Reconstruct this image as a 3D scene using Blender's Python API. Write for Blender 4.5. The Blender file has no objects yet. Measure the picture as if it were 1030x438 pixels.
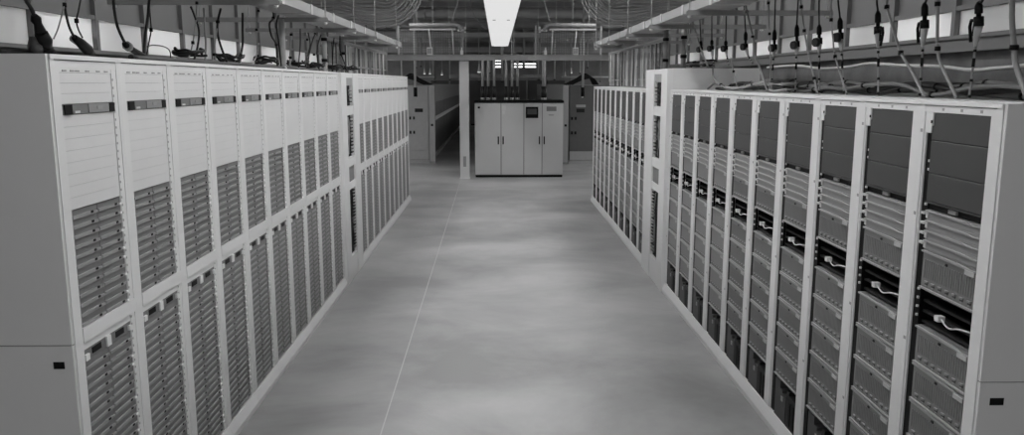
import bpy, math, random
from mathutils import Vector
random.seed(7)
scene = bpy.context.scene
C = scene.collection

# ------------------------------------------------------------------ camera, world, exposure
F, CX, CY, HC = 815.0, 515.0, 219.0, 2.204
PITCH = math.radians(9.4737)
YAW = math.radians(0.9707)
cam_d = bpy.data.cameras.new('camera'); cam = bpy.data.objects.new('camera', cam_d); C.objects.link(cam)
cam_d.sensor_width = 36.0; cam_d.lens = F / 1030.0 * 36.0
cam_d.clip_start = 0.05; cam_d.clip_end = 300
cam.location = (0, 0, HC)
cam.rotation_euler = (math.radians(90) - PITCH, 0, -YAW)
scene.camera = cam

world = bpy.data.worlds.new('world'); scene.world = world
world.use_nodes = True
world.node_tree.nodes['Background'].inputs[0].default_value = (0.5, 0.5, 0.5, 1)
world.node_tree.nodes['Background'].inputs[1].default_value = 1.65

vs = scene.view_settings
vs.view_transform = 'Standard'; vs.look = 'None'; vs.gamma = 1.0; vs.exposure = 0.0
vs.use_curve_mapping = False
AISLE_FILL = 15.0           # radiance of the fill lamps added above the aisle and cross aisle
HALL_FILL = 46.0           # radiance of the fill lamps added over the far hall
STRIP = 0.72          # radiance of the long diffuser over the aisle
PANE_FILL = 40.0             # radiance of the tubes added to make the translucent panes glow

# ------------------------------------------------------------------ pixel -> place helper (built where they stand)
fw = Vector((math.sin(YAW)*math.cos(PITCH), math.cos(YAW)*math.cos(PITCH), -math.sin(PITCH)))
rt = Vector((math.cos(YAW), -math.sin(YAW), 0)); upv = rt.cross(fw)
def ray(x, y): return fw + rt*((x-CX)/F) - upv*((y-CY)/F)
def on_x(x, y, X):
    r = ray(x, y); return Vector((0, 0, HC)) + r*(X/r.x)
def on_y(x, y, Y):
    r = ray(x, y); return Vector((0, 0, HC)) + r*(Y/r.y)

# ------------------------------------------------------------------ materials
M = {}
def mat(name, v, rough=0.5, metal=0.0, noise=0.0, nscale=8.0, bump=0.0, bscale=60.0, spec=0.5, stretch=None, emit=0.0):
    m = bpy.data.materials.new(name); m.use_nodes = True
    nt = m.node_tree; b = nt.nodes['Principled BSDF']
    b.inputs['Base Color'].default_value = (v, v, v, 1)
    b.inputs['Roughness'].default_value = rough
    b.inputs['Metallic'].default_value = metal
    b.inputs['Specular IOR Level'].default_value = spec
    if emit:
        b.inputs['Emission Color'].default_value = (1, 1, 1, 1)
        b.inputs['Emission Strength'].default_value = emit
    if noise or bump:
        tc = nt.nodes.new('ShaderNodeTexCoord'); mp = nt.nodes.new('ShaderNodeMapping')
        nt.links.new(tc.outputs['Object'], mp.inputs[0])
        if stretch: mp.inputs['Scale'].default_value = stretch
    if noise:
        n = nt.nodes.new('ShaderNodeTexNoise'); n.inputs['Scale'].default_value = nscale; n.inputs['Detail'].default_value = 5
        nt.links.new(mp.outputs[0], n.inputs['Vector'])
        r = nt.nodes.new('ShaderNodeMapRange'); r.inputs[1].default_value = 0.25; r.inputs[2].default_value = 0.75
        r.inputs[3].default_value = v*(1-noise); r.inputs[4].default_value = v*(1+noise)
        nt.links.new(n.outputs[0], r.inputs[0]); nt.links.new(r.outputs[0], b.inputs['Base Color'])
    if bump:
        n2 = nt.nodes.new('ShaderNodeTexNoise'); n2.inputs['Scale'].default_value = bscale
        nt.links.new(mp.outputs[0], n2.inputs['Vector'])
        bp = nt.nodes.new('ShaderNodeBump'); bp.inputs['Strength'].default_value = bump; bp.inputs['Distance'].default_value = 0.01
        nt.links.new(n2.outputs[0], bp.inputs['Height']); nt.links.new(bp.outputs[0], b.inputs['Normal'])
    M[name] = m; return m
mat('frame', 0.70, 0.42, noise=0.04, nscale=3)
mat('blank_white', 0.66, 0.45, noise=0.03, nscale=4)
mat('end_panel', 0.66, 0.45, noise=0.03, nscale=2)
mat('inside', 0.02, 0.7, spec=0.2)
mat('black', 0.004, 0.5, spec=0.15)
mat('dark', 0.018, 0.5, spec=0.2)
mat('blank_dark', 0.050, 0.5, noise=0.06, nscale=4)
mat('node', 0.17, 0.45, noise=0.10, nscale=20)
mat('node_lip', 0.28, 0.4, noise=0.08, nscale=30)
mat('switch', 0.17, 0.45)
mat('switch_plate', 0.25, 0.4)
mat('tag', 0.62, 0.5)
mat('label_pale', 0.45, 0.5)
mat('bulb', 0.3, 0.5, emit=0.9)
mat('led', 0.75, 0.3, emit=0.25)
mat('chassis', 0.185, 0.42, noise=0.06, nscale=30, stretch=(1, 40, 0.5))
mat('chassis_lip', 0.33, 0.35)
mat('tray', 0.25, 0.4, noise=0.05, nscale=20)
mat('cab', 0.56, 0.45, noise=0.03, nscale=2)
mat('cab_seam', 0.20, 0.5)
mat('mid_grey', 0.17, 0.5, noise=0.05)
mat('column', 0.68, 0.5, noise=0.04, nscale=3)
mat('metal', 0.42, 0.42, metal=0.1, noise=0.08, nscale=6)
mat('strut', 0.22, 0.45, metal=0.2, noise=0.1, nscale=10)
mat('trough', 0.27, 0.5, noise=0.05, nscale=3)
mat('cable_grey', 0.22, 0.5)
mat('cable_pale', 0.30, 0.5)
mat('cable_dark', 0.012, 0.5, spec=0.25)
mat('boot', 0.34, 0.35)
mat('ceiling', 0.26, 0.8, noise=0.35, nscale=1.2, stretch=(0.4, 3, 1))
mat('joist', 0.33, 0.7, noise=0.2, nscale=2)
mat('duct', 0.32, 0.5, noise=0.15, nscale=2)
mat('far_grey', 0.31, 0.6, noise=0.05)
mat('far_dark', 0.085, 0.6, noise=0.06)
mat('far_wall', 0.26, 0.8, noise=0.3, nscale=1)
mat('wall_grey', 0.13, 0.5, noise=0.06, nscale=2)
mat('wall_low', 0.11, 0.6, noise=0.4, nscale=6)
mat('diffuser', 0.1, 0.6, emit=STRIP, spec=0.1)
mat('lamp', 0.1, 0.6, emit=AISLE_FILL)  # emission of the added fill lamps above the aisles
mat('hall_fill_lens', 0.1, 0.6, emit=HALL_FILL)  # emission of the fill lamps added in the far hall
mat('tube_fill', 0.1, 0.6, emit=PANE_FILL)  # emission of the tubes added behind the panes
mat('tube_far', 0.1, 0.6, emit=3.0)
mat('joint', 0.47, 0.5)
mat('strip_light', 0.60, 0.22, noise=0.1, nscale=5)
mat('strip_mid', 0.24, 0.22, noise=0.1, nscale=5)
mat('strip_dark', 0.05, 0.25)
# translucent pane
m = bpy.data.materials.new('pane'); m.use_nodes = True; nt = m.node_tree; nt.nodes.clear()
out = nt.nodes.new('ShaderNodeOutputMaterial'); mx = nt.nodes.new('ShaderNodeMixShader')
tr = nt.nodes.new('ShaderNodeBsdfTranslucent'); tr.inputs[0].default_value = (0.85, 0.85, 0.85, 1)
gl = nt.nodes.new('ShaderNodeBsdfPrincipled'); gl.inputs['Base Color'].default_value = (0.55, 0.55, 0.55, 1); gl.inputs['Roughness'].default_value = 0.2
mx.inputs[0].default_value = 0.35
nt.links.new(tr.outputs[0], mx.inputs[1]); nt.links.new(gl.outputs[0], mx.inputs[2]); nt.links.new(mx.outputs[0], out.inputs[0])
M['pane'] = m
# polished concrete floor
m = bpy.data.materials.new('concrete'); m.use_nodes = True; nt = m.node_tree; b = nt.nodes['Principled BSDF']
tc = nt.nodes.new('ShaderNodeTexCoord'); mp = nt.nodes.new('ShaderNodeMapping'); nt.links.new(tc.outputs['Object'], mp.inputs[0])
mp.inputs['Scale'].default_value = (0.6, 0.8, 1)
n1 = nt.nodes.new('ShaderNodeTexNoise'); n1.inputs['Scale'].default_value = 1.1; n1.inputs['Detail'].default_value = 9; n1.inputs['Roughness'].default_value = 0.62; n1.inputs['Distortion'].default_value = 0.35
n2 = nt.nodes.new('ShaderNodeTexNoise'); n2.inputs['Scale'].default_value = 0.45; n2.inputs['Detail'].default_value = 3
for n in (n1, n2): nt.links.new(mp.outputs[0], n.inputs['Vector'])
ad = nt.nodes.new('ShaderNodeMath'); ad.operation = 'ADD'
nt.links.new(n1.outputs[0], ad.inputs[0]); nt.links.new(n2.outputs[0], ad.inputs[1])
cr = nt.nodes.new('ShaderNodeMapRange'); cr.inputs[1].default_value = 0.82; cr.inputs[2].default_value = 1.18
cr.inputs[3].default_value = 0.250; cr.inputs[4].default_value = 0.410
b.inputs['Specular IOR Level'].default_value = 0.11
nt.links.new(ad.outputs[0], cr.inputs[0]); nt.links.new(cr.outputs[0], b.inputs['Base Color'])
rr = nt.nodes.new('ShaderNodeMapRange'); rr.inputs[1].default_value = 0.1; rr.inputs[2].default_value = 0.9
rr.inputs[3].default_value = 0.33; rr.inputs[4].default_value = 0.45
nt.links.new(n1.outputs[0], rr.inputs[0]); nt.links.new(rr.outputs[0], b.inputs['Roughness'])
M['concrete'] = m

# ------------------------------------------------------------------ mesh helpers
class MB:
    def __init__(s): s.v = []; s.f = []; s.m = []; s.sm = []
    def face(s, idx, mi=0, smooth=False): s.f.append(idx); s.m.append(mi); s.sm.append(smooth)
    def box(s, x0, x1, y0, y1, z0, z1, mi=0):
        if x0 > x1: x0, x1 = x1, x0
        if y0 > y1: y0, y1 = y1, y0
        if z0 > z1: z0, z1 = z1, z0
        n = len(s.v)
        s.v += [(x0,y0,z0),(x1,y0,z0),(x1,y1,z0),(x0,y1,z0),(x0,y0,z1),(x1,y0,z1),(x1,y1,z1),(x0,y1,z1)]
        for q in ((3,2,1,0),(4,5,6,7),(0,1,5,4),(1,2,6,5),(2,3,7,6),(3,0,4,7)): s.face([n+i for i in q], mi)
        return s
    def prism(s, pts, axis, a, b, mi=0):
        """closed polygon pts (2-D) extruded along axis from a to b.  axis 'x': pts=(y,z); 'y': pts=(x,z); 'z': pts=(x,y)"""
        n = len(s.v); k = len(pts)
        def P(p, t):
            return {'x': (t, p[0], p[1]), 'y': (p[0], t, p[1]), 'z': (p[0], p[1], t)}[axis]
        ar = sum(pts[i][0]*pts[(i+1) % k][1]-pts[(i+1) % k][0]*pts[i][1] for i in range(k))
        flip = (ar < 0) != (axis == 'y')
        if a > b: a, b = b, a
        if flip: pts = pts[::-1]
        s.v += [P(p, a) for p in pts] + [P(p, b) for p in pts]
        s.face([n+i for i in range(k)][::-1], mi); s.face([n+k+i for i in range(k)], mi)
        for i in range(k):
            j = (i+1) % k; s.face([n+i, n+j, n+k+j, n+k+i], mi)
        return s
    def tube(s, pts, r, seg=8, mi=0, cap=True):
        pts = [Vector(p) for p in pts]; n0 = len(s.v); k = len(pts)
        rs = r if isinstance(r, (list, tuple)) else [r]*k
        t0 = (pts[1]-pts[0]).normalized()
        ref = Vector((1, 0, 0)) if abs(t0.x) < 0.8 else Vector((0, 1, 0))
        nrm = (ref - t0*ref.dot(t0)).normalized()
        for i, p in enumerate(pts):
            t = (pts[min(i+1, k-1)] - pts[max(i-1, 0)]).normalized()
            nrm = (nrm - t*nrm.dot(t))
            nrm = nrm.normalized() if nrm.length > 1e-6 else t.orthogonal().normalized()
            bi = t.cross(nrm)
            for q in range(seg):
                a = 2*math.pi*q/seg
                s.v.append(tuple(p + (nrm*math.cos(a) + bi*math.sin(a))*rs[i]))
        for i in range(k-1):
            for q in range(seg):
                q2 = (q+1) % seg
                s.face([n0+i*seg+q, n0+i*seg+q2, n0+(i+1)*seg+q2, n0+(i+1)*seg+q], mi, True)
        if cap:
            s.face([n0+q for q in range(seg)][::-1], mi); s.face([n0+(k-1)*seg+q for q in range(seg)], mi)
        return s
    def mesh(s, name, mats):
        me = bpy.data.meshes.new(name)
        me.from_pydata(s.v, [], s.f)
        for mm in mats: me.materials.append(M[mm])
        me.polygons.foreach_set('material_index', s.m)
        me.polygons.foreach_set('use_smooth', s.sm)
        me.update(); return me
def spline(pts, n=6):
    pts = [Vector(p) for p in pts]
    if len(pts) == 2: return [pts[0].lerp(pts[1], i/n) for i in range(n+1)]
    P = [pts[0]*2-pts[1]] + pts + [pts[-1]*2-pts[-2]]; o = []
    for i in range(1, len(P)-2):
        a, b, c, d = P[i-1:i+3]
        for k in range(n):
            t = k/n
            o.append(0.5*((2*b) + (c-a)*t + (2*a-5*b+4*c-d)*t*t + (3*b-a-3*c+d)*t**3))
    o.append(pts[-1]); return o
def obj(name, me, parent=None, loc=(0, 0, 0), mats=None):
    if isinstance(me, MB): me = me.mesh(name, mats if isinstance(mats, (list, tuple)) else [mats])
    o = bpy.data.objects.new(name, me); C.objects.link(o); o.location = loc
    if parent is not None: o.parent = parent
    return o
def tag(o, label, cat, group=None, kind=None):
    o['label'] = label; o['category'] = cat
    if group: o['group'] = group
    if kind: o['kind'] = kind
    return o
def thing(name, label, cat, loc=(0, 0, 0), group=None, kind=None):
    o = bpy.data.objects.new(name, None); C.objects.link(o); o.location = loc; o.empty_display_size = 0.1
    return tag(o, label, cat, group, kind)
def struct(o, label, cat='structure'):
    o['kind'] = 'structure'; o['label'] = label; o['category'] = cat; return o
ORD = ('zeroth first second third fourth fifth sixth seventh eighth ninth tenth eleventh twelfth thirteenth fourteenth fifteenth sixteenth seventeenth '
       'eighteenth nineteenth twentieth twenty-first twenty-second twenty-third twenty-fourth twenty-fifth twenty-sixth twenty-seventh twenty-eighth twenty-ninth thirtieth').split()
def ordn(n): return ORD[n]

# ------------------------------------------------------------------ setting: floor, ceiling, far wall
fl = obj('floor', MB().box(-14, 14, -7, 46.2, -0.2, 0), mats=['concrete']); struct(fl, 'polished mottled grey concrete floor of the server hall', 'floor')
def joint(x0, y0, x1, y1, w=0.008):
    d = Vector((x1-x0, y1-y0, 0)).normalized(); n = Vector((-d.y, d.x, 0))*w/2
    a, b2 = Vector((x0, y0, 0)), Vector((x1, y1, 0))
    mb = MB(); q = [a+n, a-n, b2-n, b2+n]
    mb.prism([(p.x, p.y) for p in q], 'z', -0.002, 0.0006)
    return obj('floor_joint', mb, fl, mats=['joint'])
joint(-0.665, -6, -0.845, 16.75); joint(-13, 16.75, 13, 16.75, 0.03); joint(-13, 19.9, 13, 19.9, 0.03); joint(-0.85, 16.75, -0.95, 40)
ce = obj('ceiling', MB().box(-14, 14, -7, 46.2, 4.75, 4.95), mats=['ceiling']); struct(ce, 'dark corrugated metal deck ceiling high above the hall', 'ceiling')
jm = MB().box(-14, 14, -0.06, 0.06, 4.38, 4.75).box(-14, 14, -0.11, 0.11, 4.36, 4.39).mesh('joist', ['joist'])
y = -4.0
while y < 45.5: obj('joist', jm, ce, (0, y, 0)); y += 1.65
dk = MB()
for i in range(34): dk.box(-14, 14, 18 + i*1.3, 18.5 + i*1.3, 4.70, 4.752)
w = obj('wall_far', MB().box(-14, 14, 46, 46.2, 0, 4.75), mats=['far_wall']); struct(w, 'dim far wall closing the hall behind everything', 'wall')
for s, nm in ((-1, 'wall_side_left'), (1, 'wall_side_right')):
    w = obj('wall_left' if s < 0 else 'wall_right', MB().box(s*14, s*14.2, 17, 46, 0, 4.75), mats=['far_wall'])
    struct(w, 'dim outer hall wall beyond the far racks on the %s' % ('left' if s < 0 else 'right'), 'wall')

# ------------------------------------------------------------------ containment walls above / behind the rows
for s in (-1, 1):
    sd = 'left' if s < 0 else 'right'
    XW = s*3.05
    root = bpy.data.objects.new('wall_containment_%s' % sd, None); C.objects.link(root)
    struct(root, 'grey containment wall with glowing translucent panes behind the %s rack row' % sd, 'wall')
    z0 = 2.44 if s < 0 else 2.505
    b0 = 2.33 if s < 0 else 2.40
    obj('lower_panel', MB().box(XW, XW+s*0.03, 1.2, 15.4, 0, b0), root, mats=['wall_low'])
    obj('lower_beam', MB().box(XW-s*0.07, XW+s*0.04, 1.2, 15.4, b0, z0).box(XW-s*0.09, XW-s*0.07, 1.2, 15.4, z0-0.025, z0), root, mats=['wall_grey'])
    obj('upper_beam', MB().box(XW-s*0.03, XW+s*0.04, 1.2, 15.4, 2.67, 2.70), root, mats=['wall_grey'])
    ys = [1.2 + 0.852*i for i in range(17)]
    for i in range(len(ys)):
        obj('mullion', MB().box(XW-s*0.035, XW+s*0.03, ys[i]-0.022, ys[i]+0.022, z0, 3.15), root, mats=['wall_grey'])
        if i < len(ys)-1:
            obj('pane', MB().box(XW, XW+s*0.008, ys[i]+0.024, ys[i+1]-0.024, z0, 2.67), root, mats=['pane'])
            obj('upper_panel', MB().box(XW, XW+s*0.02, ys[i]+0.024, ys[i+1]-0.024, 2.70, 3.15), root, mats=['wall_grey'])
    obj('back_panel', MB().box(XW+s*0.6, XW+s*0.62, 1.0, 15.6, 0, 3.15), root, mats=['frame'])
    k = 0
    for yy in (2.2, 4.1, 6.0, 7.6, 9.6, 11.4, 13.4):  # tubes added behind the panes for their soft glow
        k += 1
        t = thing('pane_fill_tube', 'added fill tube glowing behind the %s panes, %s from the camera' % (sd, ordn(k)), 'lamp', (XW+s*0.34, yy, 2.0), 'added fill tubes behind the panes')
        t.location.z = 2.64 + 0.02*(k % 3)
        obj('tube', MB().tube([(0, -0.55, 0), (0, 0.55, 0)], 0.019, 8), t, mats=['tube_fill'])
        for e in (-1, 1): obj('end_cap', MB().tube([(0, e*0.55, 0), (0, e*0.60, 0)], 0.022, 8), t, mats=['metal'])
        obj('batten', MB().box(-0.035, 0.035, -0.62, 0.62, 0.03, 0.07), t, mats=['frame'])
        for e in (-0.5, 0.5): obj('hanger_rod', MB().box(-0.004, 0.004, e-0.004, e+0.004, 0.07, 4.75-t.location.z), t, mats=['metal'])

# ------------------------------------------------------------------ added fill lamps and the aisle light strip
for k, yy in enumerate((3.4, 6.2, 9.0, 11.8, 14.6)):  # fill lamps added above the view; they light the aisle in the strip's place
    for X in (-0.62, 0.70):
        t = thing('ceiling_fill_lamp', 'added fill lamp over the aisle, %s pair from the camera, %s one' % (ordn(k+1), 'left' if X < 0 else 'right'), 'lamp', (X, yy, 4.22), 'added fill lamps over the aisle')
        obj('housing', MB().prism([(-0.18, 0), (0.18, 0), (0.12, 0.09), (-0.12, 0.09)], 'y', -1.1, 1.1), t, mats=['frame'])
        obj('lens', MB().box(-0.16, 0.16, -1.08, 1.08, -0.012, 0.0), t, mats=['lamp'])
        for e in (-0.8, 0.8): obj('hanger_rod', MB().box(-0.005, 0.005, e-0.005, e+0.005, 0.09, 0.525), t, mats=['metal'])
for s in (-1, 1):  # pair added out of view to brighten the cabinet, column and trays
    t = thing('ceiling_fill_lamp', 'added fill lamp over the cross aisle, %s one' % ('left' if s < 0 else 'right'), 'lamp', (s*2.5, 18.4, 4.26), 'added fill lamps over the cross aisle')
    obj('housing', MB().prism([(-0.18, 0), (0.18, 0), (0.12, 0.06), (-0.12, 0.06)], 'y', -0.8, 0.8), t, mats=['frame'])
    obj('lens', MB().box(-0.16, 0.16, -0.78, 0.78, -0.012, 0.0), t, mats=['lamp'])
    for e in (-0.3, 0.3): obj('hanger_rod', MB().box(-0.005, 0.005, e-0.005, e+0.005, 0.06, 0.488), t, mats=['metal'])
for s in (-1, 1):  # added out of sight behind the containment walls to brighten the far hall
    for j, yy in enumerate((18.5, 24.5, 29.5, 36, 42)):
        t = thing('hall_fill_lamp', 'added fill lamp over the far hall on the %s side, %s from the camera' % ('left' if s < 0 else 'right', ordn(j+1)), 'lamp', (s*(6.5+0.2*j*j), yy, 3.9), 'added fill lamps over the far hall')
        obj('housing', MB().prism([(-0.25, 0), (0.25, 0), (0.2, 0.09), (-0.2, 0.09)], 'y', -1.2, 1.2), t, mats=['frame'])
        obj('lens', MB().box(-0.23, 0.23, -1.18, 1.18, -0.012, 0.0), t, mats=['hall_fill_lens'])
        for e in (-0.9, 0.9): obj('hanger_rod', MB().box(-0.005, 0.005, e-0.005, e+0.005, 0.09, 0.845), t, mats=['metal'])
t = thing('aisle_light', 'long flat white light strip hanging over the middle of the aisle', 'light', (0.04, 0, 2.944))
yb = [-4.68, -2.24, 0.2, 2.64, 5.08, 7.52, 9.96, 12.40, 14.84, 17.2]
for i in range(len(yb)-1):
    obj('diffuser', MB().box(-0.17, 0.17, yb[i]+0.004, yb[i+1]-0.004, 0, 0.012), t, mats=['diffuser'])
    obj('housing', MB().prism([(-0.17, 0.012), (0.17, 0.012), (0.12, 0.10), (-0.12, 0.10)], 'y', yb[i], yb[i+1]), t, mats=['frame'])
    if i in (3, 6):
        for e in (-0.085, 0.085): obj('clip', MB().box(e-0.018, e+0.018, yb[i]-0.012, yb[i]+0.012, -0.006, 0.0), t, mats=['mid_grey'])
    for e in (0.4, 2.0): obj('hanger_rod', MB().box(-0.004, 0.004, yb[i]+e-0.004, yb[i]+e+0.004, 0.10, 1.806), t, mats=['metal'])
obj('end_cap', MB().prism([(-0.17, 0), (0.17, 0), (0.10, -0.0), (0.12, 0.10), (-0.12, 0.10)], 'y', 17.2, 17.215), t, mats=['frame'])
for e in (-0.155, 0.155): obj('end_clip', MB().box(e-0.03, e+0.03, 17.05, 17.25, -0.012, 0.03), t, mats=['mid_grey'])

# ------------------------------------------------------------------ racks: shared numbers
W = 0.554
XL, XR = -1.68, 1.77
L1, L2, R1, R2 = 3.118, 9.72, 2.832, 9.575
DEPTH = 0.95
def B(mb, s, d0, d1, u0, u1, z0, z1, mi=0): return mb.box(s*d0, s*d1, u0, u1, z0, z1, mi)

# ---- left rack parts (shared meshes)
s = -1; TOPL = 2.31
lm = {}
lm['post_n'] = B(B(MB(), s, 0, 0.05, 0, 0.03, 0.10, TOPL-0.004), s, 0.002, 0.05, 0.03, 0.065, 0.10, TOPL-0.05).mesh('post', ['frame'])
lm['post_f'] = B(MB(), s, 0, 0.05, 0.533, 0.5535, 0.10, TOPL-0.004).mesh('post', ['frame'])
mb = B(MB(), s, 0.012, 0.03, 0.49, 0.533, 0.10, TOPL-0.05)
for i in range(62):
    z = 0.14 + i*0.0345
    if z < 2.24: B(mb, s, 0.0110, 0.012, 0.493, 0.502, z, z+0.010, 1)
lm['mount'] = mb.mesh('mounting_strip', ['frame', 'far_grey'])
mb = B(MB(), s, -0.004, 0.05, 0.0, W-0.001, TOPL-0.018, TOPL); B(mb, s, 0.002, 0.05, 0, W-0.001, TOPL-0.05, TOPL-0.022)
lm['header'] = mb.mesh('header', ['frame'])
mb = B(MB(), s, 0.014, 0.03, 0.066, 0.49, TOPL-0.068, TOPL-0.05)
for u in (0.09, 0.15, 0.19, 0.27, 0.36, 0.43): B(mb, s, 0.012, 0.014, u, u+0.03, TOPL-0.064, TOPL-0.058, 1)
lm['lip'] = mb.mesh('header_lip', ['frame', 'far_grey'])
def shell(s, top, mats, w=W):
    mb = MB()
    B(mb, s, 0.05, DEPTH, 0.0005, w-0.0005, top-0.012, top); B(mb, s, 0.05, DEPTH, 0.0005, w-0.0005, 0.06, 0.098)
    B(mb, s, DEPTH-0.01, DEPTH, 0.0005, w-0.0005, 0.0, top-0.012)
    B(mb, s, 0.05, DEPTH-0.01, 0.0005, 0.004, 0.098, top-0.012, 1); B(mb, s, 0.05, DEPTH-0.01, w-0.004, w-0.0005, 0.098, top-0.012, 1)
    return mb.mesh('cabinet_shell', mats)
lm['shell'] = shell(-1, TOPL, ['frame', 'inside'])
def plinth(s, w=W, out=0.028, mat_='frame'):
    mb = MB(); P = [(s*0.05, 0), (-s*out, 0), (-s*out, 0.035), (-s*0.002, 0.098), (s*0.05, 0.098)]
    mb.prism(P, 'y', 0.0005, w-0.0005); return mb.mesh('plinth', [mat_])
lm['plinth'] = plinth(-1)
lm['cross'] = B(MB(), s, -0.001, 0.04, 0.066, 0.532, 1.160, 1.222).mesh('crossbar', ['frame'])
lm['cross_lip'] = B(MB(), s, 0.006, 0.04, 0.066, 0.532, 1.128, 1.157).mesh('crossbar_lip', ['frame'])
lm['shelf'] = B(MB(), s, 0.04, 0.80, 0.07, 0.488, 1.205, 1.2215).mesh('shelf', ['mid_grey'])
mb = B(MB(), s, 0.020, 0.03, 0.066, 0.49, 1.0795, 1.127)
B(mb, s, 0.012, 0.020, 0.255, 0.290, 1.082, 1.127, 1); B(mb, s, 0.010, 0.020, 0.068, 0.098, 1.082, 1.108, 1)
B(mb, s, 0.010, 0.020, 0.462, 0.484, 1.090, 1.112, 1)
for u in (0.135, 0.345): B(mb, s, 0.017, 0.020, u, u+0.075, 1.094, 1.120, 2)
lm['bracket'] = mb.mesh('cable_bracket', ['mid_grey', 'frame', 'black'])
def blank(s, z0, z1, u0, u1, m_, d=0.014):
    mb = MB(); g = 0.0002; P = [(s*(d+0.012), z0+g), (s*(d+0.0006), z0+g), (s*d, z0+g+0.0010), (s*d, z1-g), (s*(d+0.012), z1-g)]
    return mb.prism(P, 'y', u0, u1).mesh('blanking_panel', [m_])
zb = [2.2415, 2.201, 2.1605, 2.1205]
zl = [2.0775 - (2.0775-1.7055)/8*i for i in range(9)]
lm['blanks'] = [blank(-1, zb[i+1], zb[i], 0.066, 0.481, 'blank_white') for i in range(3)] + [blank(-1, zl[i+1], zl[i], 0.066, 0.481, 'blank_white') for i in range(8)]
# switch
lm['sw_body'] = B(MB(), -1, 0.004, 0.40, 0.070, 0.486, 2.0790, 2.1190).mesh('body', ['switch'])
lm['sw_ends'] = [B(MB(), -1, -0.001, 0.004, a, b_, 2.080, 2.118).mesh('end_block', ['black']) for a, b_ in ((0.072, 0.130), (0.440, 0.486))]
mb = B(MB(), -1, 0.000, 0.004, 0.262, 0.436, 2.082, 2.117); B(mb, -1, -0.002, 0.0, 0.33, 0.375, 2.094, 2.108, 1)
lm['sw_plate'] = mb.mesh('face_plate', ['switch_plate', 'far_grey'])
lm['sw_tag'] = B(MB(), -1, 0.001, 0.004, 0.15, 0.192, 2.083, 2.092).mesh('asset_tag', ['tag'])
# server node
NW, NH = 0.2095, 0.0402
def node_geo(mb, s, u0, z0, mi=(0, 1, 2)):
    B(mb, s, 0.030, 0.42, u0+0.001, u0+NW-0.002, z0+0.0006, z0+NH-0.0008, mi[0])
    P = [(u0+0.003, z0+0.002), (u0+NW-0.004, z0+0.002), (u0+NW-0.004, z0+0.012), (u0+NW*0.62, z0+0.0165), (u0+0.003, z0+0.0150)]
    mb.prism(P, 'x', s*0.024, s*0.0302, mi[1])
    B(mb, s, 0.0215, 0.0242, u0+NW*0.70, u0+NW*0.78, z0+0.0075, z0+0.0165, mi[2])
nd = MB(); B(nd, -1, 0.030, 0.42, 0.001, NW-0.002, 0.0006, NH-0.0008); lm['n_body'] = nd.mesh('chassis', ['node'])
nd = MB(); nd.prism([(0.003, 0.002), (NW-0.004, 0.002), (NW-0.004, 0.012), (NW*0.62, 0.0165), (0.003, 0.0150)], 'x', -0.024, -0.0302); lm['n_lip'] = nd.mesh('lip', ['node_lip'])
nd = B(MB(), -1, 0.0215, 0.0242, NW*0.70, NW*0.78, 0.0075, 0.0165); lm['n_btn'] = nd.mesh('button', ['black'])
nd = B(MB(), -1, 0.0195, 0.0242, NW*0.90, NW*0.955, 0.004, 0.0125); lm['n_led'] = nd.mesh('status_light', ['led'])

def end_panel(parent, s, X, seam, mark, mark_u):
    """tall end panel that closes a row towards the camera; local y = 0 is the row end"""
    mb = MB(); top = TOPL if s < 0 else 2.13
    B(mb, s, 0.004, DEPTH, -0.018, -0.0005, seam+0.002, top); B(mb, s, 0.004, DEPTH, -0.018, -0.0005, 0.02, seam-0.002)
    B(mb, s, 0.004, DEPTH, -0.014, -0.0005, seam-0.002, seam+0.002, 1)
    o = obj('side_panel', mb, parent, mats=['end_panel', 'mid_grey'])
    o2 = obj('latch_recess', B(MB(), s, mark_u[0], mark_u[1], -0.0195, -0.016, mark[0], mark[1]), o, mats=['black'])
    return o

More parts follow.
